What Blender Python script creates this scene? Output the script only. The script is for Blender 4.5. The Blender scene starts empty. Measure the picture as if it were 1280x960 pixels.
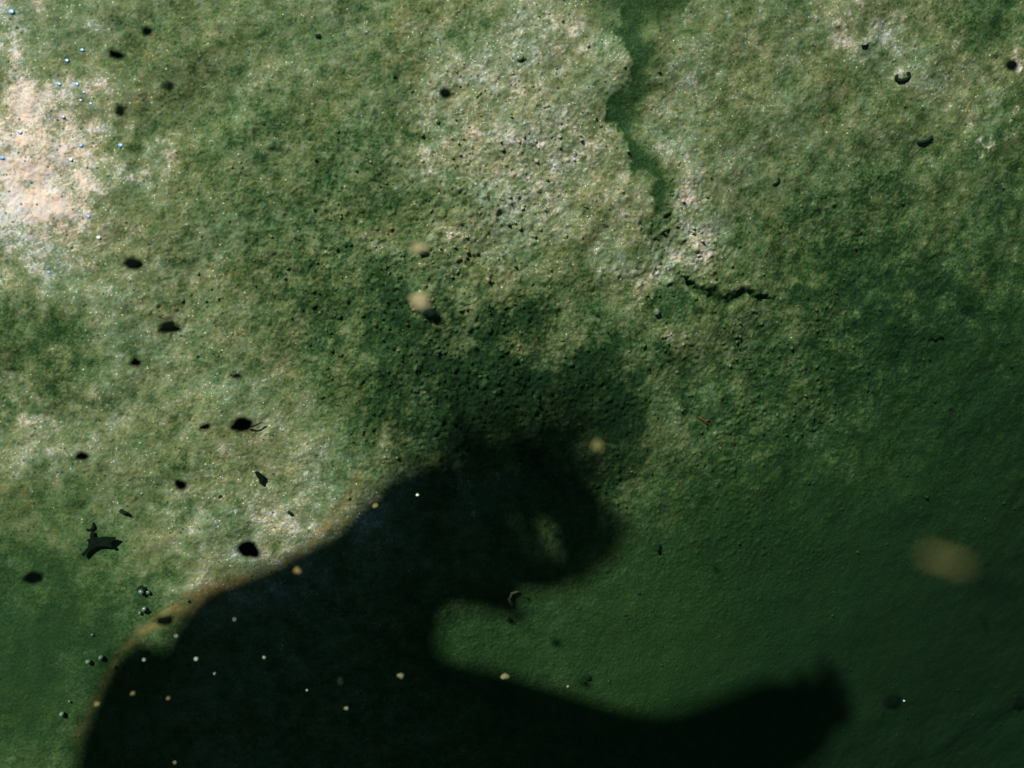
import bpy, bmesh, math, random
import numpy as np
from mathutils import Vector, Matrix
from mathutils.bvhtree import BVHTree

random.seed(7)
C = bpy.context.scene.collection
R = math.radians

# ------------------------------------------------------------------ camera, sky, sun, exposure
CAM = np.array([0.0, 0.0, 1.15])
HFOV = R(58.0)
FPX = 640.0 / math.tan(HFOV / 2)            # focal length in pixels of the 1280 x 960 photograph
SUN_AZ, SUN_EL = R(-36.0), R(50.0)          # compass heading of the sun (0 = +Y, clockwise), its elevation

scene = bpy.context.scene
cam_data = bpy.data.cameras.new("camera")
cam_data.angle = HFOV
cam_data.clip_start = 0.02
cam_data.clip_end = 200.0
cam_data.dof.use_dof = True
cam_data.dof.focus_distance = 1.17
cam_data.dof.aperture_fstop = 4.5
cam = bpy.data.objects.new("camera", cam_data)
cam.location = CAM.tolist()
cam.rotation_euler = (0, 0, 0)
C.objects.link(cam)
scene.camera = cam

world = bpy.data.worlds.new("World")
scene.world = world
world.use_nodes = True
wn = world.node_tree
sky = wn.nodes.new("ShaderNodeTexSky")
sky.sky_type = 'NISHITA'
sky.sun_disc = False
sky.sun_elevation = SUN_EL
sky.sun_rotation = SUN_AZ
sky.air_density = 0.25
sky.dust_density = 0.0
wn.links.new(sky.outputs[0], wn.nodes["Background"].inputs["Color"])
wn.nodes["Background"].inputs["Strength"].default_value = 0.05

Lv = Vector((math.sin(SUN_AZ) * math.cos(SUN_EL), math.cos(SUN_AZ) * math.cos(SUN_EL), math.sin(SUN_EL)))
L = np.array(Lv)
sd = bpy.data.lights.new("sun", 'SUN')
sd.energy = 5.0
sd.angle = R(0.6)
sd.color = (1.0, 0.93, 0.88)
sun = bpy.data.objects.new("sun", sd)
sun.rotation_euler = Lv.to_track_quat('Z', 'Y').to_euler()
sun.location = (Lv * 30).to_tuple()
C.objects.link(sun)

scene.view_settings.view_transform = 'Standard'
scene.view_settings.look = 'None'
scene.view_settings.gamma = 1.0
scene.view_settings.exposure = 0.75
scene.cycles.volume_bounces = 1
scene.cycles.max_bounces = 6

# ------------------------------------------------------------------ helpers
def tag(o, label=None, cat=None, group=None, kind=None):
    if label: o['label'] = label
    if cat: o['category'] = cat
    if group: o['group'] = group
    if kind: o['kind'] = kind
    return o

def smooth(me):
    me.polygons.foreach_set("use_smooth", [True] * len(me.polygons))

def link(name, me, mat, parent=None, loc=None):
    o = bpy.data.objects.new(name, me)
    C.objects.link(o)
    if mat and not me.materials: me.materials.append(mat)
    if parent: o.parent = parent
    if loc is not None: o.location = tuple(loc)
    return o

def nodes_of(m):
    m.use_nodes = True
    nt = m.node_tree
    return nt, nt.nodes["Principled BSDF"]

def simple_mat(name, c1, c2, rough=0.7, scale=300.0, spec=0.3, bump=0.3):
    m = bpy.data.materials.new(name)
    nt, b = nodes_of(m)
    tc = nt.nodes.new("ShaderNodeTexCoord")
    n = nt.nodes.new("ShaderNodeTexNoise"); n.inputs["Scale"].default_value = scale
    n.inputs["Detail"].default_value = 4
    r = nt.nodes.new("ShaderNodeValToRGB")
    r.color_ramp.elements[0].position = .3; r.color_ramp.elements[1].position = .7
    r.color_ramp.elements[0].color = (*c1, 1); r.color_ramp.elements[1].color = (*c2, 1)
    nt.links.new(tc.outputs["Object"], n.inputs["Vector"])
    nt.links.new(n.outputs["Fac"], r.inputs["Fac"])
    nt.links.new(r.outputs["Color"], b.inputs["Base Color"])
    b.inputs["Roughness"].default_value = rough
    b.inputs["Specular IOR Level"].default_value = spec
    bp = nt.nodes.new("ShaderNodeBump"); bp.inputs["Strength"].default_value = bump
    bp.inputs["Distance"].default_value = .001
    nt.links.new(n.outputs["Fac"], bp.inputs["Height"])
    nt.links.new(bp.outputs["Normal"], b.inputs["Normal"])
    return m

# ------------------------------------------------------------------ the lake bed: its large form
_d = np.linspace(-40, 40, 8001)
_slope = 0.30 + 0.40 * _d
_slope = np.where(_d < -0.7, 0.02 * np.clip((_d + 3.0) / 2.1, 0, 1), _slope)
_slope = np.where(_d > 1.05, 0.72 * np.clip((3.0 - _d) / 1.95, 0, 1), _slope)
_z = -np.cumsum(_slope) * (_d[1] - _d[0])
_z -= np.interp(0.0, _d, _z)

def bed_base(x, y):
    d = 0.62 * x - 0.785 * y
    z = np.interp(d, _d, _z)
    z = z + 0.012 * np.sin(3.1 * x + 1.0) * np.cos(2.3 * y + .4) + 0.006 * np.sin(7.3 * x - 4.1 * y + 2.0)
    return z

def ray(u, v):
    return np.array([(u - 640.0) / FPX, (480.0 - v) / FPX, -1.0])

def G(u, v):
    """the point of the bed that the photograph shows at (u, v)"""
    r = ray(u, v)
    t = 1.15
    for _ in range(60):
        p = CAM + r * t
        t += 0.6 * (p[2] - bed_base(p[0], p[1]))
    return CAM + r * t

# ------------------------------------------------------------------ dense grid and its relief
STEP = 0.0017
X0, X1, Y0, Y1 = -0.88, 1.06, -0.92, 0.60
xs = np.arange(X0, X1, STEP); ys = np.arange(Y0, Y1, STEP)
nx, ny = len(xs), len(ys)

def band(seed, wl, width=0.6, aniso=(1.0, 1.0)):
    """noise of one size of grain (wavelength in metres), mean 0, deviation 1"""
    rng = np.random.default_rng(seed)
    w = rng.standard_normal((ny, nx))
    fy = np.fft.fftfreq(ny, STEP)[:, None] * aniso[1]; fx = np.fft.rfftfreq(nx, STEP)[None, :] * aniso[0]
    f = np.sqrt(fx * fx + fy * fy) + 1e-9
    g = np.exp(-(np.log(f * wl) ** 2) / (2 * width ** 2))
    o = np.fft.irfft2(np.fft.rfft2(w) * g, s=(ny, nx))
    return (o - o.mean()) / o.std()

XX, YY = np.meshgrid(xs, ys)
ZB = bed_base(XX, YY)
U = 640 + FPX * XX / (CAM[2] - ZB)
V = 480 - FPX * YY / (CAM[2] - ZB)
# wander, so that patches have ragged outlines
WU = 22 * band(1, .16) + 11 * band(2, .05) + 8 * band(21, .016) + 5 * band(41, .006)
WV = 22 * band(3, .16) + 11 * band(4, .05) + 8 * band(22, .016) + 5 * band(42, .006)

def spots(lst, wob=1.0):
    o = np.zeros_like(U)
    for (cx, cy, sx, sy, ang, amp) in lst:
        a = R(ang)
        du = U + wob * WU - cx; dv = V + wob * WV - cy
        p = (du * math.cos(a) + dv * math.sin(a)) / sx
        q = (-du * math.sin(a) + dv * math.cos(a)) / sy
        o += amp * np.exp(-.5 * (p * p + q * q))
    return o

def polydist(pts, wob=0.0):
    best = np.full_like(U, 1e9); side = np.zeros_like(U); along = np.zeros_like(U)
    u = U + wob * WU; v = V + wob * WV
    acc = 0.0
    for (a, b) in zip(pts[:-1], pts[1:]):
        ax, ay = a; bx, by = b
        lx, ly = bx - ax, by - ay
        ll = lx * lx + ly * ly
        t = np.clip(((u - ax) * lx + (v - ay) * ly) / ll, 0, 1)
        dx = u - (ax + t * lx); dy = v - (ay + t * ly)
        d = np.sqrt(dx * dx + dy * dy)
        m = d < best
        best = np.where(m, d, best)
        side = np.where(m, np.sign(lx * dy - ly * dx), side)
        along = np.where(m, acc + t * math.sqrt(ll), along)
        acc += math.sqrt(ll)
    return best, side, along / acc

# pale (+) silt and dark (-) algae patches, with painted glare and shadow tones: cx, cy, sx, sy, angle, amount
tone = spots([
    (50, 170, 70, 130, 0, .2), (150, 185, 18, 18, 0, .3), (20, 190, 40, 60, 0, .4), (150, 190, 20, 22, 0, .5), (20, 100, 30, 40, 0, .3), (10, 30, 30, 50, 0, .3),
    (190, 60, 60, 50, 0, -.15), (45, 45, 40, 30, 0, -.15),
    (150, 350, 110, 60, 0, .15), (80, 330, 60, 40, 0, .2), (170, 430, 60, 60, 0, .18),
    (30, 445, 70, 50, 0, -.55), (150, 480, 60, 30, 0, -.05),
    (60, 545, 110, 26, 10, .7), (230, 490, 110, 35, -8, .2), (330, 640, 90, 60, -30, .5), (380, 670, 50, 40, -30, .35),
    (120, 600, 80, 22, 22, .3), (210, 690, 90, 40, 10, .35), (215, 590, 70, 32, 18, -.55), (290, 560, 60, 30, 10, .1),
    (40, 700, 110, 100, 0, -.2), (40, 860, 100, 100, 0, -.7), (130, 770, 60, 60, 30, -.3),
    (640, 90, 100, 120, 0, .55), (600, 230, 80, 70, 0, .35), (720, 70, 40, 60, 0, .12), (545, 180, 30, 60, 0, .2),
    (515, 30, 40, 45, 0, -.5), (440, 20, 50, 25, 0, .25), (430, 110, 80, 50, 0, -.1), (330, 90, 20, 16, 30, .45),
    (460, 262, 26, 22, 30, .5), (380, 230, 90, 60, 0, -.22), (470, 210, 70, 26, 0, -.4), (520, 270, 40, 25, -20, -.5),
    (400, 320, 90, 60, 0, -.10), (470, 420, 80, 50, 20, -.45), (340, 340, 50, 50, 0, -.1), (505, 345, 50, 30, 0, -.2),
    (545, 330, 18, 20, 0, .2), (690, 260, 60, 70, 0, .2), (700, 400, 40, 22, 0, .22), (600, 400, 70, 60, 0, -.15),
    (630, 480, 75, 50, 0, -.9), (540, 530, 70, 40, 0, -.5), (720, 520, 60, 60, 0, -.6), (480, 440, 60, 40, 20, -.3), (760, 450, 70, 24, 0, -.35), (1180, 480, 100, 60, 0, -.3),  # darks round the head paint the soft top of its shadow
    (820, 290, 60, 60, 0, .3), (850, 240, 26, 50, -10, .15), (870, 320, 34, 30, 20, .25), (820, 320, 22, 30, -30, .5), (905, 160, 60, 80, 0, .15),
    (870, 140, 14, 14, 0, -.35), (1120, 65, 75, 34, 25, .75), (1060, 30, 40, 20, 20, .25), (1255, 150, 18, 12, -40, 1.6),
    (1230, 120, 40, 40, 0, .2), (1255, 20, 40, 30, 0, -.3), (1100, 240, 14, 14, 0, -.3),
    (930, 90, 60, 50, 0, .05), (960, 300, 80, 40, 0, -.15), (1070, 310, 50, 35, 20, -.3), (1130, 420, 80, 35, 15, -.75), (1000, 560, 60, 40, 0, .2), (1060, 340, 40, 50, 0, -.3),
    (1235, 500, 20, 26, 0, -.4), (1000, 430, 90, 60, 0, .05), (960, 480, 50, 30, 10, -.3), (830, 420, 18, 18, 0, -.35),
    (830, 540, 45, 60, 0, .25), (760, 740, 90, 50, 0, -.2), (905, 530, 40, 60, 0, .0), (740, 480, 60, 50, 0, -.35),
    (920, 620, 60, 60, 0, -.3), (980, 780, 80, 70, 0, -.15), (850, 800, 120, 60, 0, .1), (1020, 690, 70, 60, 0, -.35),
    (1200, 640, 120, 90, 0, -.2), (1150, 820, 120, 60, 0, -.2), (1030, 870, 60, 14, -20, -.4), (1170, 800, 110, 16, -18, -.9),  # dark bands carry the arm's fading shadow into the bed colour
    (700, 370, 110, 40, 0, -.1), (580, 805, 70, 45, 20, -.45), (1130, 940, 130, 40, 0, .1)])  # dark wedge at the notch paints a half-shadow
tone += spots([(45, 262, 60, 34, -30, .95), (80, 130, 50, 70, 20, .45), (20, 190, 60, 90, 0, .35), (20, 20, 26, 50, 0, .3), (115, 290, 14, 22, -20, .4)], .35)  # pinkish glare of the upper left painted into the bed colour
calm = np.clip(spots([(820, 780, 170, 110, 0, .9), (600, 810, 60, 40, 0, .4), (50, 830, 140, 140, 0, .8), (1150, 800, 220, 170, 0, .7)], .3), 0, .85)
tone += (1 - calm) * (.15 * band(5, .10, 1.0) + .10 * band(6, .035, .7) + .055 * band(7, .014) + .07 * band(8, .007) + .10 * band(19, .0045, .3) + .10 * band(51, .006, .4, (1.0, .4)) + .07 * band(52, .03, .5, (1.0, .25))) + calm * (.08 * band(20, .006, .5) + .05 * band(23, .0042, .3))
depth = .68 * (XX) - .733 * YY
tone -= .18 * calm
tone -= 1.9 * np.clip(depth + .03, 0, 1.2) ** 1.3  # light lost downslope is put into the bed colour
# the dark weed-filled channel winding down from the top, wide above and lost among lumps below
ch, chs, cha = polydist([(812, -60), (800, 0), (786, 38), (808, 78), (804, 108), (772, 142), (780, 168), (806, 195),
                         (824, 225), (822, 265), (822, 300), (845, 322)], .16)
chw = 18 - 8 * cha + 3.0 * band(9, .05)
chm = 1 / (1 + np.exp((ch - chw) / (1.6 + 3.0 * (chs < 0))))
chm *= np.where(cha > .85, np.clip((1 - cha) / .15, 0, 1), 1)
top = np.exp(-.5 * (((U - 815) / 44) ** 2 + ((V + 5) / 30) ** 2))
chm = np.maximum(chm, np.clip(top * 1.1, 0, 1) * (ch < 60))
tone = tone * (1 - .85 * chm) - .88 * chm
tone += .30 * np.exp(-((ch - 42) / 24) ** 2) * (chs < 0) * (cha > .1)
# tan caustic rim along the shadow's left edge, painted into the bed colour
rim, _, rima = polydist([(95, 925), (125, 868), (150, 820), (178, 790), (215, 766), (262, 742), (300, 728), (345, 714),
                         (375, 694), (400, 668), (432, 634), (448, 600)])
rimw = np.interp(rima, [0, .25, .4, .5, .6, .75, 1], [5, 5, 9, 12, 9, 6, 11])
caustic = np.exp(-(rim / rimw) ** 2) * np.interp(rima, [0, .25, .38, .5, .62, .8, 1], [.3, .45, .9, 1.2, .9, .8, .5])
caustic *= np.clip(.8 + .25 * band(10, .03), 0, 1.3)

rough = np.clip(.30 + spots([
    (420, 250, 130, 80, 0, .45), (380, 380, 130, 70, 10, .45), (560, 420, 100, 80, 0, .55), (640, 540, 110, 70, 0, .9),
    (850, 320, 45, 50, 0, .9), (660, 170, 90, 120, 0, .5), (960, 470, 80, 50, 0, .45), (1080, 290, 60, 40, 0, .5),
    (1100, 430, 120, 60, 0, .3), (930, 640, 80, 120, 0, .35), (580, 260, 50, 40, 0, .3), (230, 600, 80, 30, 10, .3),
    (70, 870, 150, 140, 0, -.6), (40, 660, 90, 60, 0, -.4), (850, 800, 120, 80, 0, -.15), (90, 120, 120, 130, 0, -.18),
    (1150, 800, 200, 160, 0, -.2), (860, 190, 25, 40, 0, .1), (200, 640, 100, 60, 0, -.05)]), .04, 1.5)
rough *= (1 - .6 * chm * (cha < .75))

lumps = np.clip(band(11, .017, .35) - .35, 0, None)
crumb = np.clip(band(12, .0095, .35) - .2, 0, None)
pits = np.clip(-band(13, .012, .4) - 1.9, 0, 1.2)
H = (.0024 * band(14, .22) + .0007 * band(15, .08) + .0004 * band(16, .035)) * (1 - .75 * calm)
H += rough * (.0012 * lumps + .0009 * crumb + .00026 * band(17, .008, .4)) + .00022 * (.75 + .6 * rough) * band(18, .0058, .3)
H -= (.2 + rough) * .0015 * pits
H -= .0016 * chm
# the small overhanging lip with a dark crevice under it
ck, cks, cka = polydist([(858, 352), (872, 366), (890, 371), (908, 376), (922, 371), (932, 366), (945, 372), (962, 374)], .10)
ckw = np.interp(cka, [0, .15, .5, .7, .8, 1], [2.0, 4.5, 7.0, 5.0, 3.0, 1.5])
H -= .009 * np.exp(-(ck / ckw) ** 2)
tone -= .9 * np.exp(-(ck / (ckw * 1.1)) ** 2)  # shade under the lip darkened into the bed colour
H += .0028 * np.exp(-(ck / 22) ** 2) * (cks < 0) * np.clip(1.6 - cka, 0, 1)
for (u, v, rr, hh) in [(318, 303, 5, 6), (340, 322, 7, 7), (327, 345, 4, 5), (395, 260, 7, 4), (520, 272, 16, 5),
                       (561, 303, 6, 6), (626, 262, 6, 6), (612, 250, 5, 4), (640, 42, 8, 3), (695, 85, 9, 3), (838, 275, 6, 6),
                       (808, 295, 6, 7), (856, 288, 4, 5), (833, 318, 7, 5), (745, 375, 5, 5), (600, 395, 4, 5),
                       (1153, 425, 12, 3), (1072, 290, 8, 5), (1095, 155, 4, 4), (945, 478, 14, 4), (905, 410, 4, 4), (655, 178, 5, 4)]:
    d2 = ((U + .25 * WU - u) / rr) ** 2 + ((V + .25 * WV - v) / (rr * .7)) ** 2
    H -= hh * .0007 * np.exp(-d2)
win = np.clip(np.minimum(np.minimum(XX - X0, X1 - XX), np.minimum(YY - Y0, Y1 - YY)) / .05, 0, 1)
H *= win
tone += .05 * (lumps - .3) * rough + .10 * np.clip(H / .002, -1, 1) * .3
tone = np.where(tone < 0, .9 * np.tanh(tone / .9), tone)

# ------------------------------------------------------------------ one sheet: dense where the photo looks, coarse beyond
def outer(a, sign, n=26, far=40.0):
    k = np.arange(1, n + 1)
    return a + sign * (STEP * 2) * ((far / (STEP * 2)) ** (k / n))
gx = np.concatenate([outer(xs[0], -1)[::-1], xs, outer(xs[-1], 1)])
gy = np.concatenate([outer(ys[0], -1)[::-1], ys, outer(ys[-1], 1)])
NX, NY = len(gx), len(gy)
PX, PY = np.meshgrid(gx, gy)
PZ = bed_base(np.clip(PX, -38, 38), np.clip(PY, -38, 38))
PZ[26:26 + ny, 26:26 + nx] += H
def wide(a, fill):
    o = np.full((NY, NX), fill, dtype=np.float32)
    o[26:26 + ny, 26:26 + nx] = a
    o[:26, 26:26 + nx] = a[0]; o[26 + ny:, 26:26 + nx] = a[-1]
    o[:, :26] = o[:, 26:27]; o[:, 26 + nx:] = o[:, 25 + nx:26 + nx]
    return o

def grid_mesh(name, PX, PY, PZ):
    NY, NX = PX.shape
    me = bpy.data.meshes.new(name)
    me.vertices.add(NX * NY)
    me.vertices.foreach_set("co", np.stack([PX, PY, PZ], -1).astype(np.float32).ravel())
    i = (np.arange(NY - 1)[:, None] * NX + np.arange(NX - 1)[None, :]).ravel()
    q = np.stack([i, i + 1, i + 1 + NX, i + NX], -1).astype(np.int32)
    me.loops.add(q.size); me.loops.foreach_set("vertex_index", q.ravel())
    me.polygons.add(len(q))
    me.polygons.foreach_set("loop_start", np.arange(0, q.size, 4, dtype=np.int32))
    me.polygons.foreach_set("use_smooth", np.ones(len(q), dtype=bool))
    me.update(calc_edges=True)
    return me

def bed_z(x, y):
    i = (x - X0) / STEP; j = (y - Y0) / STEP
    if 0 <= i < nx - 1 and 0 <= j < ny - 1:
        return float(bed_base(x, y) + H[int(j), int(i)])
    return float(bed_base(x, y))

bed_me = grid_mesh("lake_bed", PX, PY, PZ)
for nm, arr, fill in (("silt", tone, 0), ("caustic", caustic, 0), ("rough", rough, .3), ("calm", calm, 0)):  # silt also carries the painted glare, shadow and falloff tones
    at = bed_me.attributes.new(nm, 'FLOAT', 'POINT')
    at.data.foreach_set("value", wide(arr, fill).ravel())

def bed_material(name="silt_and_algae", attrs=True):
    m = bpy.data.materials.new(name)
    nt, b = nodes_of(m)
    N = nt.nodes; K = nt.links
    geo = N.new("ShaderNodeNewGeometry")
    def noise(scale, detail=3, rough=.6):
        n = N.new("ShaderNodeTexNoise"); n.inputs["Scale"].default_value = scale
        n.inputs["Detail"].default_value = detail; n.inputs["Roughness"].default_value = rough
        K.new(geo.outputs["Position"], n.inputs["Vector"]); return n.outputs["Fac"]
    def math_(op, a, bb, clamp=False):
        n = N.new("ShaderNodeMath"); n.operation = op; n.use_clamp = clamp
        for i, s in enumerate((a, bb)):
            if isinstance(s, (int, float)): n.inputs[i].default_value = s
            else: K.new(s, n.inputs[i])
        return n.outputs[0]
    def attr(nm):
        n = N.new("ShaderNodeAttribute"); n.attribute_name = nm; return n.outputs["Fac"]
    fine = noise(260, 4, .7); mid = noise(70, 4, .65); grain = noise(900, 2, .6)
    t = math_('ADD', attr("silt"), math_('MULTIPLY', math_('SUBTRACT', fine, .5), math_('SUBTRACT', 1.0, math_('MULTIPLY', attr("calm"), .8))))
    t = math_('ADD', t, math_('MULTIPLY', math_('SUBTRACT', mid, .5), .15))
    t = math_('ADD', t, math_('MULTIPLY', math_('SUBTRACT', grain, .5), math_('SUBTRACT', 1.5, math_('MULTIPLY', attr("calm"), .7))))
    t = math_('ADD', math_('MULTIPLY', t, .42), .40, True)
    quiet = math_('SUBTRACT', 1.0, math_('MULTIPLY', attr("calm"), .7))
    ramp = N.new("ShaderNodeValToRGB"); cr = ramp.color_ramp
    cols = [(0.0, (.003, .015, .0045)), (.14, (.015, .040, .0085)), (.28, (.070, .091, .034)), (.44, (.140, .138, .068)), (.60, (.212, .192, .118)),
            (.74, (.33, .265, .205)), (1.0, (.84, .535, .60))]
    cr.elements[0].position = 0; cr.elements[0].color = (*cols[0][1], 1)
    cr.elements[1].position = 1; cr.elements[1].color = (*cols[-1][1], 1)
    for p, c in cols[1:-1]:
        e = cr.elements.new(p); e.color = (*c, 1)
    K.new(t, ramp.inputs["Fac"])
    # ochre tint painted for the caustic rim of light
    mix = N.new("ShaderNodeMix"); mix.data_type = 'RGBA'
    K.new(math_('MULTIPLY', attr("caustic"), .85, True), mix.inputs["Factor"])
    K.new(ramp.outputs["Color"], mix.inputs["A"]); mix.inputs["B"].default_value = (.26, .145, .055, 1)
    # warm and cool drifts of hue
    hue = N.new("ShaderNodeMix"); hue.data_type = 'RGBA'; hue.blend_type = 'MULTIPLY'
    hr = N.new("ShaderNodeValToRGB")
    hr.color_ramp.elements[0].position = .35; hr.color_ramp.elements[0].color = (.90, 1.0, 1.06, 1)
    hr.color_ramp.elements[1].position = .65; hr.color_ramp.elements[1].color = (1.08, .99, .93, 1)
    K.new(noise(14, 3), hr.inputs["Fac"])
    hue.inputs["Factor"].default_value = 1.0
    K.new(mix.outputs["Result"], hue.inputs["A"]); K.new(hr.outputs["Color"], hue.inputs["B"])
    hu2 = N.new("ShaderNodeMix"); hu2.data_type = 'RGBA'; hu2.blend_type = 'MULTIPLY'; hu2.inputs["Factor"].default_value = 1.0
    h2 = N.new("ShaderNodeValToRGB")
    h2.color_ramp.elements[0].position = .38; h2.color_ramp.elements[0].color = (.90, 1.0, 1.08, 1)
    h2.color_ramp.elements[1].position = .62; h2.color_ramp.elements[1].color = (1.08, 1.0, .88, 1)
    K.new(noise(120, 3), h2.inputs["Fac"])
    K.new(hue.outputs["Result"], hu2.inputs["A"]); K.new(h2.outputs["Color"], hu2.inputs["B"])
    hue = hu2
    # sparkle of the silt painted as pale grains
    vo = N.new("ShaderNodeTexVoronoi"); vo.inputs["Scale"].default_value = 420
    K.new(geo.outputs["Position"], vo.inputs["Vector"])
    sep = N.new("ShaderNodeSeparateColor"); K.new(vo.outputs["Color"], sep.inputs[0])
    near = math_('LESS_THAN', vo.outputs["Distance"], .34)
    thr = math_('SUBTRACT', 1.004, math_('MULTIPLY', math_('POWER', t, 4), .55))
    gm = math_('MULTIPLY', near, math_('GREATER_THAN', sep.outputs[0], thr))
    g2 = N.new("ShaderNodeMix"); g2.data_type = 'RGBA'
    K.new(math_('MULTIPLY', gm, .8), g2.inputs["Factor"]); K.new(hue.outputs["Result"], g2.inputs["A"])
    g2.inputs["B"].default_value = (.78, .72, .62, 1)
    # dark specks
    vd = N.new("ShaderNodeTexVoronoi"); vd.inputs["Scale"].default_value = 210
    K.new(geo.outputs["Position"], vd.inputs["Vector"])
    s2 = N.new("ShaderNodeSeparateColor"); K.new(vd.outputs["Color"], s2.inputs[0])
    dm = math_('MULTIPLY', math_('LESS_THAN', vd.outputs["Distance"], .30), math_('GREATER_THAN', s2.outputs[1], .92))
    g3 = N.new("ShaderNodeMix"); g3.data_type = 'RGBA'
    K.new(math_('MULTIPLY', dm, .75), g3.inputs["Factor"]); K.new(g2.outputs["Result"], g3.inputs["A"])
    g3.inputs["B"].default_value = (.020, .028, .018, 1)
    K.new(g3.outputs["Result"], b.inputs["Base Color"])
    b.inputs["Roughness"].default_value = .85
    b.inputs["Specular IOR Level"].default_value = .25
    bp = N.new("ShaderNodeBump"); bp.inputs["Distance"].default_value = .0022; bp.inputs["Strength"].default_value = 1.0
    hsum = math_('ADD', math_('MULTIPLY', fine, .8), math_('MULTIPLY', grain, .45))
    K.new(math_('MULTIPLY', hsum, math_('ADD', math_('MULTIPLY', attr("rough"), .45), math_('MULTIPLY', quiet, .60))), bp.inputs["Height"])
    K.new(bp.outputs["Normal"], b.inputs["Normal"])
    return m

MAT_BED = bed_material()
bed = link("lake_bed", bed_me, MAT_BED)
tag(bed, 'sloping lake bed of pale silt and dark green algae', kind='structure')

# ------------------------------------------------------------------ crumbs of sediment lying on the rough places (nobody could count them)
def ico(sub=1):
    bm = bmesh.new(); bmesh.ops.create_icosphere(bm, subdivisions=sub, radius=1.0)
    v = np.array([p.co[:] for p in bm.verts]); f = np.array([[q.index for q in p.verts] for p in bm.faces])
    bm.free(); return v, f

rng = np.random.default_rng(5)
iv, iff = ico(1)
prob = (np.clip(rough - .35, 0, None) ** 1.5 * (.3 + np.clip(band(31, .03), 0, None)) + .012 * (U > 600)).ravel()
prob /= prob.sum()
NC = 2200
pick = rng.choice(prob.size, NC, p=prob)
vs, fs, tn = [], [], []
for k, idx in enumerate(pick):
    j, i = divmod(int(idx), nx)
    s = .0009 + .0016 * rng.random() ** 2.5
    if rng.random() < .05: s *= 1.5
    v = iv * (1 + .28 * rng.standard_normal((len(iv), 1))) * s * (np.array([1, 1, .7]) * (.75 + .5 * rng.random(3)))
    a = rng.random() * 6.28
    rot = np.array([[math.cos(a), -math.sin(a), 0], [math.sin(a), math.cos(a), 0], [0, 0, 1]])
    v = v @ rot.T + np.array([xs[i], ys[j], ZB[j, i] + H[j, i] + s * .25])
    fs.append(iff + len(iv) * k); vs.append(v)
    tn += [float(tone[j, i] + .12 * rng.standard_normal())] * len(iv)
me = bpy.data.meshes.new("sediment_crumbs")
me.from_pydata(np.concatenate(vs).tolist(), [], np.concatenate(fs).tolist()); smooth(me)
at = me.attributes.new("silt", 'FLOAT', 'POINT'); at.data.foreach_set("value", np.array(tn, dtype=np.float32))
crumbs = link("sediment_crumbs", me, MAT_BED)
tag(crumbs, 'loose crumbs of sediment strewn over the rough parts of the bed', 'sediment', kind='stuff')

# ------------------------------------------------------------------ swimmer floating above and behind the camera, out of frame; the body throws the big shadow
def S(u, v, z):
    g = G(u, v)
    return g + L * ((z - g[2]) / L[2])

suit = simple_mat("dark_neoprene", (.012, .014, .015), (.022, .024, .026), .6, 120)
skin_m = simple_mat("skin", (.42, .25, .18), (.50, .31, .23), .55, 60, bump=.1)
hair_m = simple_mat("dark_brown_hair", (.02, .013, .008), (.05, .032, .02), .5, 80)

person = bpy.data.objects.new("person", None); C.objects.link(person)
def mk(u, v, z, ru, f=1.0):
    """joint whose shadow lands at (u, v) with a shadow half-width of ru pixels"""
    g = G(u, v); return S(u, v, z), ru * (CAM[2] - g[2]) / FPX * f
J = {}
J['head'] = mk(606, 680, 1.56, 70)
J['crown'] = mk(590, 640, 1.58, 54)
J['top'] = mk(580, 612, 1.59, 36)
J['jaw'] = mk(596, 700, 1.53, 48)
J['neck'] = mk(510, 698, 1.60, 46)
J['neck2'] = mk(440, 765, 1.63, 66)
J['chest'] = mk(390, 880, 1.66, 120)
J['chestL'] = mk(258, 878, 1.66, 74)
J['shL'] = mk(216, 888, 1.65, 72)
J['elL'] = mk(180, 1020, 1.62, 74)
J['chestR'] = mk(520, 905, 1.65, 88)
J['shR'] = mk(640, 928, 1.62, 70)
J['elR'] = mk(850, 966, 1.60, 46)
J['wrR'] = mk(970, 914, 1.59, 38)
J['haR'] = mk(1018, 888, 1.59, 30)
P0, _ = J['chest']
down = (mk(390, 960, 1.66, 1)[0] - P0); down[2] = 0; down /= np.linalg.norm(down)
rightv = np.cross(down, [0, 0, 1.0]); rightv = -rightv if rightv[0] < 0 else rightv
def B(dn, rt, z): return P0 + down * dn + rightv * rt + np.array([0, 0, z - P0[2]])
J['waist'] = (B(.33, 0, 1.67), .125); J['pelvis'] = (B(.52, 0, 1.67), .14)
J['hipL'] = (B(.58, -.10, 1.66), .095); J['knL'] = (B(1.0, -.14, 1.62), .062); J['anL'] = (B(1.42, -.16, 1.66), .042); J['ftL'] = (B(1.58, -.17, 1.60), .03)
J['hipR'] = (B(.58, .10, 1.66), .095); J['knR'] = (B(.98, .17, 1.58), .062); J['anR'] = (B(1.38, .20, 1.68), .042); J['ftR'] = (B(1.55, .21, 1.63), .03)
eL = J['elL'][0]; J['wrL'] = (eL + down * .22 + rightv * .06 - np.array([0, 0, .02]), .034); J['haL'] = (J['wrL'][0] + down * .07 + rightv * .02, .03)
order = list(J)
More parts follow.
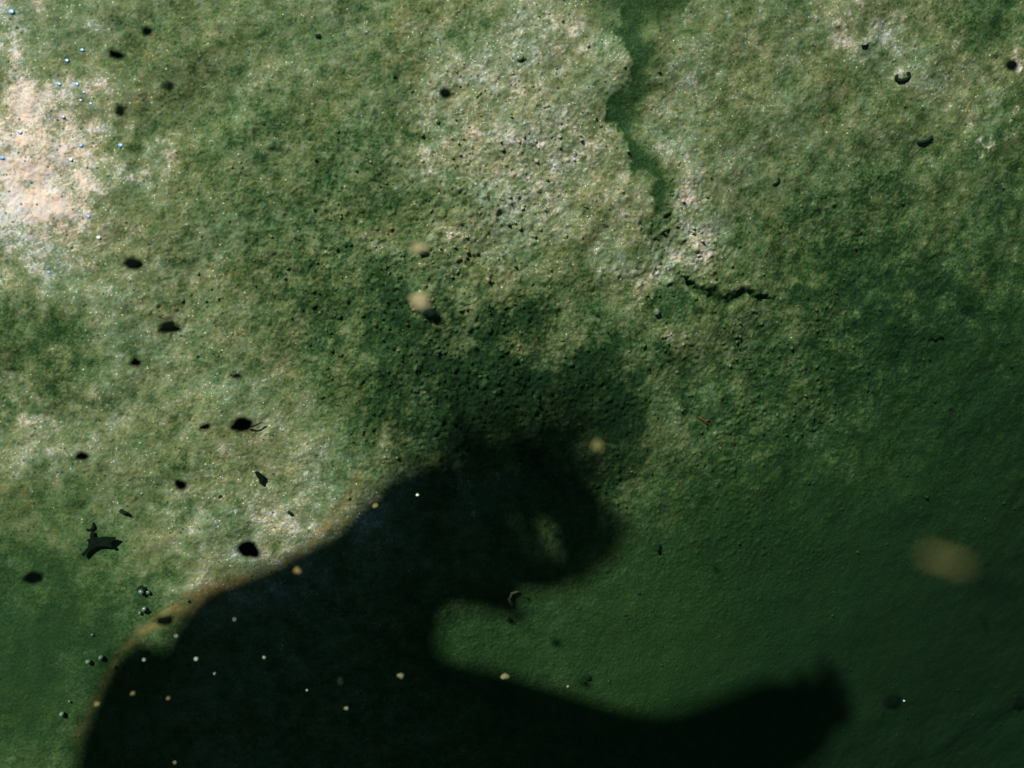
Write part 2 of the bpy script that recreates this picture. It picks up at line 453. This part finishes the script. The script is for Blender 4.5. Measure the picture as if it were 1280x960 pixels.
edges = [('pelvis', 'waist'), ('waist', 'chest'), ('chest', 'neck2'), ('neck2', 'neck'), ('neck', 'jaw'), ('jaw', 'head'), ('head', 'crown'), ('crown', 'top'),
         ('chest', 'chestL'), ('chestL', 'shL'), ('shL', 'elL'), ('elL', 'wrL'), ('wrL', 'haL'),
         ('chest', 'chestR'), ('chestR', 'shR'), ('shR', 'elR'), ('elR', 'wrR'), ('wrR', 'haR'),
         ('pelvis', 'hipL'), ('hipL', 'knL'), ('knL', 'anL'), ('anL', 'ftL'), ('pelvis', 'hipR'), ('hipR', 'knR'), ('knR', 'anR'), ('anR', 'ftR')]
base = B(.52, 0, 1.5)
person.location = tuple(base)
verts = [J[k][0] - base for k in order]; rad = [J[k][1] for k in order]
E = [(order.index(a), order.index(b)) for a, b in edges]
def finger_chain(hand, prev, spread, n=5):
    """five fingers leaving one palm, each its own short chain"""
    h = J[hand][0]; d = h - J[prev][0]; d /= np.linalg.norm(d)
    s = np.cross(d, [0, 0, 1.0]); s /= np.linalg.norm(s)
    for k, (off, ln, sp) in enumerate([(-.024, .036, -.35), (-.022, .050, -.15), (-.008, .058, -.03), (.009, .054, .07), (.024, .042, .2)]):
        b0 = h + s * off + d * (.012 if k else -.02)
        dd = d + s * sp; dd /= np.linalg.norm(dd)
        i0 = len(verts)
        for q, fr in enumerate((0, .45, 1.0)):
            p = b0 + dd * ln * fr - np.array([0, 0, .012 * fr * fr])
            verts.append(p - base); rad.append(.0095 - .0018 * q)
        E.extend([(order.index(hand), i0), (i0, i0 + 1), (i0 + 1, i0 + 2)])
finger_chain('haR', 'wrR', .02); finger_chain('haL', 'wrL', .02)
# nose, ears
hd = J['head'][0]
for off, r_ in ((np.array([0, 0, -.085]), .014),):
    verts.append(hd + off - base); rad.append(r_); E.append((order.index('head'), len(verts) - 1))
me = bpy.data.meshes.new("body")
me.from_pydata([tuple(v) for v in verts], E, [])
body = link("body", me, suit, person)
sk = body.modifiers.new("skin", 'SKIN'); sk.use_smooth_shade = True
sv = me.skin_vertices[0].data
for i, r_ in enumerate(rad):
    sv[i].radius = (r_, r_)
sv[order.index('pelvis')].use_root = True
ss = body.modifiers.new("sub", 'SUBSURF'); ss.levels = 2; ss.render_levels = 2
# loose hair fanned out in the water
def tubes_mesh(name, paths, sides=4):
    V_, F_ = [], []
    for pts, rr in paths:
        pts = [np.array(p, float) for p in pts]
        n0 = len(V_)
        for i, p in enumerate(pts):
            t = pts[min(i + 1, len(pts) - 1)] - pts[max(i - 1, 0)]; t /= np.linalg.norm(t) + 1e-9
            a = np.cross(t, [0.31, .17, .93]); a /= np.linalg.norm(a) + 1e-9; b = np.cross(t, a)
            r_ = rr[i] if hasattr(rr, '__len__') else rr
            for s in range(sides):
                w = 2 * math.pi * s / sides
                V_.append(tuple(p + r_ * (math.cos(w) * a + math.sin(w) * b)))
        for i in range(len(pts) - 1):
            for s in range(sides):
                s2 = (s + 1) % sides
                F_.append((n0 + i * sides + s, n0 + i * sides + s2, n0 + (i + 1) * sides + s2, n0 + (i + 1) * sides + s))
        F_.append(tuple(n0 + s for s in reversed(range(sides))))
        F_.append(tuple(n0 + (len(pts) - 1) * sides + s for s in range(sides)))
    me = bpy.data.meshes.new(name); me.from_pydata(V_, [], F_); smooth(me); return me
rh = random.Random(3)
paths = []
def strand(px, r0, z0=1.58, dz=.0):
    pts = [S(u, v, z0 + dz * k / len(px) + rh.uniform(-.004, .004)) - base for k, (u, v) in enumerate(px)]
    paths.append((pts, [r0 * (1 - .55 * k / (len(px) - 1)) for k in range(len(px))]))
for k in range(240):      # crown: drifting up and out, thinning to wisps
    a = R(rh.uniform(-175, 25)); r1 = rh.uniform(20, 190) * (1.15 if -2.3 < a < -.3 else .6)
    u0, v0 = 620 + 75 * math.cos(a) * rh.random() ** .5, 615 + 45 * math.sin(a) * rh.random() ** .5
    bend = rh.uniform(-.5, .5)
    px = []
    for q in range(7):
        f = q / 6; aa = a + bend * f
        px.append((u0 + math.cos(aa) * r1 * f + rh.uniform(-4, 4), v0 + math.sin(aa) * r1 * f + rh.uniform(-4, 4)))
    strand(px, rh.uniform(.0009, .0022), 1.60 + rh.uniform(-.10, .15))
for k in range(75):      # the lock that hangs round the right of the face and leaves a gap of light
    f0 = rh.gauss(.5, 1.7)
    px = [(665 + 6 * f0, 560 + 18 * rh.random()), (702 + 15 * f0, 584 + 12 * f0), (730 + 15 * f0, 618 + 8 * f0), (738 + 12 * f0, 665), (722 + 11 * f0, 700), (700 + 8 * f0, 728), (668 + 6 * f0, 735)]
    strand(px[:rh.choice([5, 6, 7, 7])], rh.uniform(.0015, .003), 1.58 + rh.uniform(-.04, .04))
for k in range(170):      # hair over the nape towards the left shoulder
    f0 = rh.gauss(0, 1)
    f1 = rh.random(); px = [(585 + 10 * f0, 575 + 65 * f1), (548 + 5 * f0, 572 + 85 * f1), (505 + 5 * f0, 588 + 75 * f1), (468 + 5 * f0, 622 + 45 * f1), (440 + 5 * f0, 655 + 40 * f1)]
    strand(px[:rh.choice([3, 4, 5])], rh.uniform(.0015, .003), 1.58 + rh.uniform(-.04, .04))
for k in range(115):      # stray wisps across the gap
    f0 = rh.gauss(0, 1)
    f0 = abs(f0); strand([(640 + 14 * f0, 590 + 20 * rh.random()), (665 + 26 * f0, 610 + 5 * f0), (690 + 22 * f0, 640), (700 + 16 * f0, 690), (680 + 12 * f0, 730)] if k % 2 else [(632 + 26 * rh.random(), 600), (640 + 40 * rh.random(), 640), (640 + 50 * rh.random(), 690), (650 + 30 * rh.random(), 730)], .0013, 1.58 + rh.uniform(-.1, .12))
for k in range(80):      # locks under the chin and over the brow
    w_ = rh.random()
    strand([(600, 712 + 20 * w_), (640, 698 + 40 * w_), (680, 700 + 42 * w_), (712, 694 + 42 * w_ + rh.uniform(-6, 6))], rh.uniform(.0015, .0028), 1.58 + rh.uniform(-.06, .08))
    strand([(610, 585 + 50 * w_), (640, 586 + 55 * w_), (672, 592 + 58 * w_), (715, 606 + 56 * w_)], rh.uniform(.0015, .0028), 1.58 + rh.uniform(-.06, .08))
hair = link("hair", tubes_mesh("hair", paths, 3), hair_m, person)
tag(person, 'swimmer in a dark wetsuit with long loose hair floating above the camera', 'person')

# everything that can shade a floating speck
bpy.context.view_layer.update()
dg = bpy.context.evaluated_depsgraph_get()
be = body.evaluated_get(dg); bm_ = be.to_mesh()
bvh = BVHTree.FromPolygons([body.matrix_world @ v.co for v in bm_.vertices], [tuple(p.vertices) for p in bm_.polygons])
def lit(p):
    return bvh.ray_cast(Vector(p), Lv)[0] is None

# ------------------------------------------------------------------ small things on and above the bed
M_dark = simple_mat("rotting_weed_and_shade", (.005, .012, .009), (.012, .024, .016), .95, 500, .08)
M_leaf = simple_mat("black_leaf", (.003, .005, .004), (.008, .010, .007), .95, 400, .02)
M_faint = simple_mat("pale_green_weed", (.030, .045, .024), (.060, .080, .042), .9, 500, 0.0)
M_black = simple_mat("black_weed_and_shade", (.0015, .003, .002), (.003, .006, .004), 1.0, 500, 0.0)
M_drift = simple_mat("dull_yellow_green_fluff", (.10, .085, .03), (.17, .15, .055), .9, 300, .1)
M_tan = simple_mat("pale_fluff", (.22, .17, .09), (.34, .27, .16), .9, 500)
M_amber = simple_mat("amber_fluff", (.20, .13, .04), (.30, .20, .08), .9, 300)
M_brown = simple_mat("wet_brown_twig", (.05, .018, .008), (.10, .035, .015), .6, 300)
M_blue = simple_mat("blue_white_glint", (.05, .14, .85), (.45, .60, 1.0), .3, 900, .8)
M_white = simple_mat("white_mote_and_glint", (.80, .72, .66), (.92, .86, .80), .3, 500, .6)
def bubble_mat():
    m = bpy.data.materials.new("silvery_gas_bubble")
    nt, b = nodes_of(m)
    tc = nt.nodes.new("ShaderNodeTexCoord"); n = nt.nodes.new("ShaderNodeTexNoise"); n.inputs["Scale"].default_value = 90
    r = nt.nodes.new("ShaderNodeValToRGB")
    r.color_ramp.elements[0].color = (.10, .13, .10, 1); r.color_ramp.elements[1].color = (.30, .33, .27, 1)
    nt.links.new(tc.outputs["Object"], n.inputs["Vector"]); nt.links.new(n.outputs["Fac"], r.inputs["Fac"]); nt.links.new(r.outputs["Color"], b.inputs["Base Color"])
    b.inputs["Roughness"].default_value = .12; b.inputs["Specular IOR Level"].default_value = 1.0
    b.inputs["Transmission Weight"].default_value = .3; b.inputs["IOR"].default_value = 1.25
    return m
M_bub = bubble_mat()

def blob_mesh(name, sx, sy, sz, seed, jag=.3, sub=3, ang=0.0, hairs=0):
    """an uneven clump; hairs adds fine filaments that make its edge fuzzy"""
    v, f = ico(sub)
    r_ = np.random.default_rng(seed)
    ks = r_.standard_normal((7, 3)) * 2.2; ph = r_.random(7) * 6.28
    n = sum(np.sin(v @ k + p) for k, p in zip(ks, ph)) / 2.6
    ks = r_.standard_normal((7, 3)) * 6; ph = r_.random(7) * 6.28
    n = n + .45 * sum(np.sin(v @ k + p) for k, p in zip(ks, ph)) / 2.6
    v = v * (1 + jag * n)[:, None] * np.array([sx, sy, sz])
    a = R(ang); rot = np.array([[math.cos(a), -math.sin(a), 0], [math.sin(a), math.cos(a), 0], [0, 0, 1]])
    V_ = (v @ rot.T * (.62 if hairs else 1.0)).tolist(); F_ = f.tolist()
    ov = np.array([(1, 0, 0), (-1, 0, 0), (0, 1, 0), (0, -1, 0), (0, 0, 1), (0, 0, -1)], float)
    of = [(0, 2, 4), (2, 1, 4), (1, 3, 4), (3, 0, 4), (2, 0, 5), (1, 2, 5), (3, 1, 5), (0, 3, 5)]
    for k in range(hairs * 20):      # loose grains round the clump make its edge fuzzy
        d = r_.standard_normal(3); d /= np.linalg.norm(d)
        rr = .55 + .42 * abs(r_.standard_normal())
        p0 = (d * rr * np.array([sx, sy, sz]) * .85) @ rot.T
        g_ = min(sx, sy) * (.06 + .10 * r_.random()) / (rr + .4)
        n0 = len(V_)
        V_ += (p0 + ov * g_ * (.6 + .8 * r_.random(3))).tolist()
        F_ += [[n0 + q for q in t] for t in of]
    me = bpy.data.meshes.new(name); me.from_pydata(V_, [], F_); smooth(me); return me

def on_bed(u, v, lift=0.0):
    g = G(u, v); g[2] = bed_z(g[0], g[1]) + lift; return g
def above(u, v, h):
    """the point h metres above the bed on the sight line through (u, v)"""
    g = G(u, v); r = CAM - g; return g + r * (h / r[2])
def mpp(p): return (CAM[2] - p[2]) / FPX

seed = 100
# dark specks of rotting weed: u, v, half width, half height (px), angle, height above bed, fuzz, label
DARK = [
    (144, 68, 8, 5, -15, .05, 14, 'dark oval weed fleck in the upper left beside the brightest silt'),
    (398, 45, 5, 4, 0, .03, 6, 'tiny dark speck near the top edge left of the pale silt'),
    (183, 39, 6, 5, 0, .20, 4, 'faint blurred speck right of the oval fleck by the top edge'),
    (210, 107, 7, 6, 0, .22, 4, 'faint blurred speck between bright silt and green algae, upper left'),
    (150, 138, 6, 6, 0, .25, 4, 'faint smudge of weed above the painted glints at left'),
    (166, 330, 11, 6, -5, .06, 16, 'dark blurred weed clump on pale silt, left, above the larger clump'),
    (210, 410, 12, 6.5, 4, .06, 18, 'broad dark weed clump on pale silt left of centre'),
    (170, 453, 6, 4.5, 0, .05, 8, 'small dark clump just below left of the broad weed clump'),
    (303, 530, 12.5, 6.5, 4, .05, 26, 'darkest weed clump with a thin tail, left of the shadow'),
    (257, 534, 7, 4, 30, .04, 10, 'small slanting weed scrap left of the clump with a tail'),
    (104, 571, 7.5, 5, 0, .05, 10, 'dark round weed clump on the pale band at the left'),
    (226, 606, 7.5, 6, -40, .04, 14, 'dark weed knot over the green algae patch left of the folded leaf'),
    (154, 640, 9.5, 4, -22, .03, 4, 'short dark rod of weed right above the ragged leaf'),
    (312, 686, 11, 8.5, 0, .13, 16, 'soft round dark clump nearest the tan rim of the shadow'),
    (42, 722, 11, 6.5, 0, .22, 8, 'faint blurred oval over the smooth green silt at lower left'),
    (177, 737, 8, 7, 0, .03, 8, 'dark clump among bubbles above the tan rim'),
    (182, 764, 5, 4, 0, .01, 4, 'small dark lump just below the bubbles by the rim'),
    (207, 776, 8, 5, 10, .04, 6, 'dark patchy clump touching the shadow edge at lower left'),
    (295, 470, 6, 4, 0, .10, 4, 'faint green smudge above the clump with a tail'),
    (557, 117, 7, 6, 0, .12, 8, 'blurred green fleck on the pale silt near the top centre'),
    (275, 621, 5, 3.4, 20, .01, 2, 'tiny sharp speck left of the folded black leaf'),
    (362, 641, 4.5, 3, -20, .004, 2, 'tiny black speck between folded leaf and shadow edge'),
    (1265, 80, 6, 6, 0, .08, 8, 'dark blurred speck at the upper right edge'),
    (1116, 877, 10, 7, 0, .08, 12, 'black clump right of the shadow arm, lower right'),
    (1277, 880, 8, 7, 0, .08, 6, 'black speck on the right edge near the bottom corner'),
    (822, 683, 5, 8, 15, .004, 4, 'small dark upright fleck on green silt right of the head shadow'),
    (799, 741, 5, 4, 0, .004, 2, 'small dark crumb on the green silt below the upright fleck'),
    (734, 846, 7, 5, -10, .006, 4, 'dark crumb near the top edge of the arm shadow'),
    (782, 769, 4, 3, 0, .003, 2, 'tiny dark dot on the green silt in the bay of the shadow'),
    (960, 372, 3, 2, 0, .003, 2, 'tiny dark dot at the right end of the crevice'),
    (1246, 738, 44, 10, -4, .0, 20, 'long soft dark strip in place of the shadow of the blurred drift at right'),  # dark object laid in as the drift's shadow
]
for (u, v, a, b, ang, h, fz, lab) in DARK:
    seed += 1
    if lab.startswith('long soft'):
        p = CAM + ray(u, v) * .2
    elif h >= .04:
        p = CAM + ray(u, v) * .62; a *= 1.15; b *= 1.15; fz = 0
    else:
        p = above(u, v, b * .0003)
    s = mpp(p)
    link_ = link("weed_shade_fleck", blob_mesh("weed_shade_fleck", a * s, b * s, min(a, b) * s * .6, seed, .22, 3, ang, fz), M_faint if 'faint' in lab else M_black if lab.startswith('long soft') or h >= .04 else M_dark, loc=p)
    tag(link_, lab, 'debris', 'dark weed and shade flecks on and above the bed')

# pale drifting fluff, its shadow on the bed made of dark clumps
PALE = [
    (525, 377, 13, 9, -12, .016, M_tan, 'pale blurred fluff over the algae left of centre, above its dark shadow'),
    (525, 310, 9, 6, 0, .012, M_tan, 'smaller pale fluff straight above the larger pale fluff'),
    (745, 557, 6, 5, 0, .12, M_drift, 'faint blurred fluff right of the head shadow'),
    (1182, 700, 22, 5, -14, 'near', M_drift, 'large blurred yellow-green drift at the right edge above dark strip'),
]
for (u, v, a, b, ang, h, m, lab) in PALE:
    seed += 1
    p = CAM + ray(u, v) * (.15 if h == 'near' else .42)
    s = mpp(p)
    o = link("drifting_fluff", blob_mesh("drifting_fluff", a * s, b * s, b * s * .5, seed, .4 if h == 'near' else .25, 3, ang, 0), m, loc=p)
    tag(o, lab, 'fluff', 'pale fluff drifting in the water')
p = on_bed(538, 392, .003); s = mpp(p)  # dark clumps laid down as the fluff's shadows
tag(link("weed_shade_fleck", blob_mesh("weed_shade_fleck", 13 * s, 7 * s, 4 * s, 77, .25, 3, 0, 14), M_dark, loc=p), 'dark clump in place of the shadow of the larger pale fluff', 'debris', 'dark weed and shade flecks on and above the bed')
p = on_bed(530, 317, .003); s = mpp(p)
tag(link("weed_shade_fleck", blob_mesh("weed_shade_fleck", 9 * s, 4 * s, 3 * s, 78, .25, 3, 0, 8), M_dark, loc=p), 'dark scrap in place of the shadow of the smaller pale fluff', 'debris', 'dark weed and shade flecks on and above the bed')

# sunlit motes between the camera and the shadow
MOTES = [
    (372, 713, 6.5, M_amber, 'amber mote sitting on the shoulder edge of the shadow'),
    (122, 880, 5, M_amber, 'amber mote on the lower left edge of the shadow'),
    (501, 845, 6, M_tan, 'brightest pale mote in the middle of the dark shadow'),
    (220, 795, 2.2, M_white, 'tiny white mote just inside the upper left of the shadow'),
    (180, 825, 2.6, M_white, 'white mote inside the left edge of the shadow, lower of two'),
    (245, 824, 2.8, M_white, 'white mote right of the one at the left shadow edge'),
    (293, 774, 1.6, M_white, 'pinprick mote below the tan rim'),
    (330, 822, 1.6, M_white, 'pinprick mote in the left half of the shadow'),
    (268, 842, 1.5, M_white, 'pinprick mote below the pair of white motes'),
    (384, 863, 1.8, M_white, 'pale pinprick left of the brightest mote'),
    (166, 867, 4, M_amber, 'dim amber mote near the bottom left, left of its twin'),
    (211, 873, 4, M_amber, 'dim amber mote near the bottom left, right of its twin'),
    (219, 953, 3.5, M_tan, 'pale mote at the bottom edge'),
    (427, 852, 8, M_dark, 'dim green mote left of the brightest mote'),
    (631, 845, 6, M_tan, 'dim mote on the upper edge of the arm shadow'),
    (522, 619, 3, M_white, 'small white mote beside the head shadow'),
    (470, 632, 6, M_amber, 'dim amber mote at the nape of the shadow'),
    (300, 968, 3, M_white, 'mote below the frame'),
    (710, 858, 1.6, M_white, 'pinprick mote above the arm shadow'),
    (1130, 876, 1.6, M_white, 'pinprick mote beside the black clump at lower right'),
    (433, 885, 4, M_tan, 'dim mote low in the middle of the shadow'),
    (592, 642, 5, M_tan, 'faint mote inside the head shadow'),
]
for (u, v, a, m, lab) in MOTES:
    if v > 960: continue
    seed += 1
    g = G(u, v)
    best = None
    for t in np.linspace(.96, .25, 72):
        p = CAM + (g - CAM) * t
        if lit(p): best = p; bt = t; break
    if best is None: best = CAM + (g - CAM) * .5
    s = mpp(best) * .72
    o = link("mote", blob_mesh("mote", a * s, a * s * .8, a * s * .7, seed, .3, 2, 0, 0), m, loc=best)
    tag(o, lab, 'mote', 'sunlit motes drifting in the water')

# gas bubbles on the silt
BUB = [(112, 826, 4, 'silvery bubble on green silt at lower left, left one of a close pair'),
       (128, 821, 4, 'silvery bubble on green silt at lower left, right one of a close pair'),
       (80, 891, 4, 'lone silvery bubble low on the green silt by the left edge'),
       (144, 833, 3, 'small bubble on the very edge of the shadow beside the pair'),
       (178, 739, 4.5, 'bubble in the middle of the dark clump above the rim'),
       (186, 740, 3, 'small bubble touching the dark clump above the rim'),
       (181, 761, 4, 'dark-sided bubble under the clump above the rim'),
       (175, 766, 2.6, 'tiny bubble left of the dark-sided bubble'),
       (88, 876, 2, 'tiny bubble just above the lone bubble by the left edge'),
       (116, 793, 2, 'tiny bubble on green silt above the close pair'),
       (236, 750, 2.6, 'tiny bubble on silt just outside the tan rim'),
       (820, 390, 5, 'round bubble below the left end of the crevice'),
       (573, 610, 3.4, 'bubble among dark lumps at the top of the head shadow'),
       (497, 572, 2.6, 'tiny bubble left of the head shadow')]
for k, (u, v, a, lab) in enumerate(BUB):
    p = on_bed(u, v); s = mpp(p); p[2] += a * s * .8
    v_, f_ = ico(3)
    me = blob_mesh("gas_bubble", a * s * .85, a * s * (.68 + .02 * (k % 8)), a * s * .75, 500 + k, .06, 3, 40 * k)
    tag(link("gas_bubble", me, M_bub, loc=p), lab, 'bubble', 'gas bubbles resting on the silt')

# specks coloured as the blown glints of the upper-left glare
FL = [(15, 15, 4.5, 'blue painted glint in the top left corner'), (75, 106, 4.0, 'deep blue painted glint left of the pair in the bright silt'),
      (97, 106, 3.8, 'blue painted glint in the bright silt right of the deep blue one'), (84, 76, 3.4, 'pale blue painted glint above the deep blue one'),
      (102, 62, 3.2, 'small blue painted glint highest of the bright patch'), (106, 116, 3.0, 'pale blue painted glint below right of the pair'),
      (102, 126, 2.4, 'tiny lilac painted glint below the pale blue one'), (114, 130, 2.6, 'lilac painted glint at the lower end of the chain'),
      (79, 146, 3.4, 'white-blue painted glint below the deep blue one'), (151, 182, 4.2, 'white-blue painted glint farthest right in the bright patch'),
      (26, 166, 3.4, 'blue painted glint near the left edge above the brightest smear'), (101, 182, 3.2, 'blue painted glint left of the white-blue one'),
      (4, 198, 4.0, 'blue painted glint cut by the left edge'), (88, 199, 3.0, 'pale painted glint below left of the blue one'),
      (111, 271, 3.6, 'small deep blue painted glint right of the brightest smear'), (124, 297, 3.4, 'white painted glint below the bright smear'),
      (60, 340, 2.4, 'lone pale blue painted glint low at the left')]
for k, (u, v, a, lab) in enumerate(FL):
    p = on_bed(u, v, .0004); s = mpp(p) * .8
    me = blob_mesh("glint_speck", a * s, a * s * .8, a * s * .18, 300 + k, .12, 2)
    tag(link("glint_speck", me, M_white if k in (13, 15) else M_blue, loc=p), lab, 'flake', 'painted glints in the bright silt')

# leaf fragments: outlines with real thickness and a curl
def sheet_mesh(name, outline, thick, curl, s):
    bm = bmesh.new()
    c = np.mean(outline, axis=0)
    vs = [bm.verts.new(((x - c[0]) * s, -(y - c[1]) * s, 0)) for x, y in outline]
    f = bm.faces.new(vs); bmesh.ops.triangulate(bm, faces=[f])
    bmesh.ops.subdivide_edges(bm, edges=bm.edges[:], cuts=2, use_grid_fill=True)
    for q in bm.verts:
        q.co.z = curl * ((q.co.x / (12 * s)) ** 2 + .5 * math.sin(q.co.y / (4 * s))) * s
    r = bmesh.ops.extrude_face_region(bm, geom=bm.faces[:])
    for q in r['geom']:
        if isinstance(q, bmesh.types.BMVert): q.co.z += thick
    bmesh.ops.recalc_face_normals(bm, faces=bm.faces[:])
    me = bpy.data.meshes.new(name); bm.to_mesh(me); bm.free()
    return me, c
z2 = lambda pts: [(60 + x / 8, 620 + y / 8) for x, y in pts]
OUT = z2([(343, 578), (362, 600), (392, 580), (440, 535), (480, 510), (540, 500), (600, 502), (630, 515), (652, 500), (632, 475), (655, 445),
          (695, 418), (680, 408), (630, 435), (590, 465), (575, 450), (600, 430), (560, 428), (578, 402), (540, 408), (500, 415), (465, 408), (470, 365), (445, 352),
          (425, 375), (428, 420), (395, 435), (410, 465), (405, 510), (375, 545)])
BIT1 = z2([(385, 335), (395, 320), (420, 330), (450, 305), (452, 268), (466, 262), (476, 300), (468, 325), (440, 345), (400, 350)])
p0 = on_bed(119, 675, .0035); s0 = mpp(p0)
leaf = bpy.data.objects.new("leaf_fragment", None); C.objects.link(leaf); leaf.location = tuple(p0)
tag(leaf, 'ragged black leaf remnant with pointed lobes and stalk on the left silt', 'leaf')
me, c = sheet_mesh("blade", OUT, .0012, .6, s0)
cu = np.array([119.0, 675.0])
o = link("blade", me, M_leaf, leaf); o.location = ((c[0] - cu[0]) * s0, -(c[1] - cu[1]) * s0, 0)
me, c = sheet_mesh("torn_tip", BIT1, .0012, .5, s0)
o = link("torn_tip", me, M_leaf, leaf); o.location = ((c[0] - cu[0]) * s0, -(c[1] - cu[1]) * s0, .001)
def tube_thing(name, parts, mat, lab, cat, lift=.0015, group=None):
    (u0, v0) = parts[0][0][0]
    b0 = on_bed(u0, v0)
    me = None
    pl = []
    for pts, rr in parts:
        q = []
        for (u, v) in pts:
            g = on_bed(u, v, lift); q.append(g - b0)
        s = mpp(b0)
        pl.append((q, [r_ * s for r_ in rr]))
    me = tubes_mesh(name, pl, 8)
    o = link(name, me, mat, loc=b0)
    return tag(o, lab, cat, group)
z5 = lambda pts: [(180 + x * .1875, 540 + y * .1875) for x, y in pts]
me, c = sheet_mesh("folded_leaf", z5([(742, 264), (765, 262), (800, 292), (800, 318), (786, 352), (770, 345), (768, 318), (755, 296)]), .0014, 2.0, s0)
p = on_bed(325, 597, .004)
tag(link("folded_leaf", me, M_leaf, loc=p), 'small folded black leaf scrap on pale silt left of the shadow', 'leaf')
tube_thing("twig", [([(874, 521), (878, 524), (882, 528), (884, 530)], [1.2, 1.6, 1.6, 1.0]), ([(881, 527), (886, 525), (887, 524)], [1.4, 1.2, .8])], M_brown, 'tiny forked reddish brown twig right of the head shadow', 'twig')
def arc(cx, cy, rx, ry, a0, a1, n=12, rot=0):
    o = []
    for k in range(n + 1):
        a = R(a0 + (a1 - a0) * k / n); x, y = rx * math.cos(a), ry * math.sin(a); r_ = R(rot)
        o.append((cx + x * math.cos(r_) - y * math.sin(r_), cy + x * math.sin(r_) + y * math.cos(r_)))
    return o
tube_thing("curled_weed", [(arc(1129, 95, 8, 5, -40, 235, 14, -15), [1.0] + [2.0] * 5 + [2.6] * 4 + [2.0] * 4 + [.9])], M_dark, 'dark ring of curled weed on pale silt, upper right', 'weed', group='curled dark weed on the right')
tube_thing("curled_weed", [(arc(1155, 171, 11, 6, 20, 150, 10, -20), [.8] + [2.2] * 9 + [.8])], M_dark, 'dark crescent of weed below the curled ring, right side', 'weed', group='curled dark weed on the right')
tube_thing("curled_weed", [(arc(968, 225, 6, 5, 0, 130, 8, -30), [.6] + [1.5] * 7 + [.6])], M_dark, 'small dark hook of weed right of the winding channel', 'weed', group='curled dark weed on the right')
tube_thing("curled_weed", [(arc(1080, 55, 5, 3, 10, 150, 8, -15), [.6] + [1.3] * 7 + [.6])], M_dark, 'tiny dark hook of weed above left of the curled ring', 'weed', group='curled dark weed on the right')
tube_thing("weed_tail", [([(310, 532), (318, 533), (326, 529), (331, 528)], [1.2, .9, .7, .4])], M_dark, 'thin dark thread trailing right from the darkest clump', 'weed', .006)
tube_thing("weed_tail", [([(640, 756), (636, 748), (640, 741), (648, 739)], [2.0, 2.4, 2.0, 1.2])], M_tan, 'pale little hook standing at the chin of the head shadow', 'weed', .004)

# ------------------------------------------------------------------ the green lake water: a closed box of absorbing, faintly scattering murk
m = bpy.data.materials.new("green_water")
m.use_nodes = True
nt = m.node_tree
nt.nodes.remove(nt.nodes["Principled BSDF"])
va = nt.nodes.new("ShaderNodeVolumeAbsorption"); vsn = nt.nodes.new("ShaderNodeVolumeScatter"); ad = nt.nodes.new("ShaderNodeAddShader")
va.inputs["Density"].default_value = 0.26
va.inputs["Color"].default_value = (.36, .76, .52, 1)
vsn.inputs["Density"].default_value = 0.006
vsn.inputs["Color"].default_value = (.45, 1.0, .6, 1)
vsn.inputs["Anisotropy"].default_value = .5
nt.links.new(va.outputs[0], ad.inputs[0]); nt.links.new(vsn.outputs[0], ad.inputs[1])
nt.links.new(ad.outputs[0], nt.nodes["Material Output"].inputs["Volume"])
bm = bmesh.new(); bmesh.ops.create_cube(bm, size=1.0)
zlo, zhi = float(PZ.min()) - 1.0, 1.80
for q in bm.verts:
    q.co = Vector((q.co.x * 90, q.co.y * 90, zlo if q.co.z < 0 else zhi))
me = bpy.data.meshes.new("haze"); bm.to_mesh(me); bm.free()
tag(link("haze", me, m), 'murky green lake water', kind='stuff')
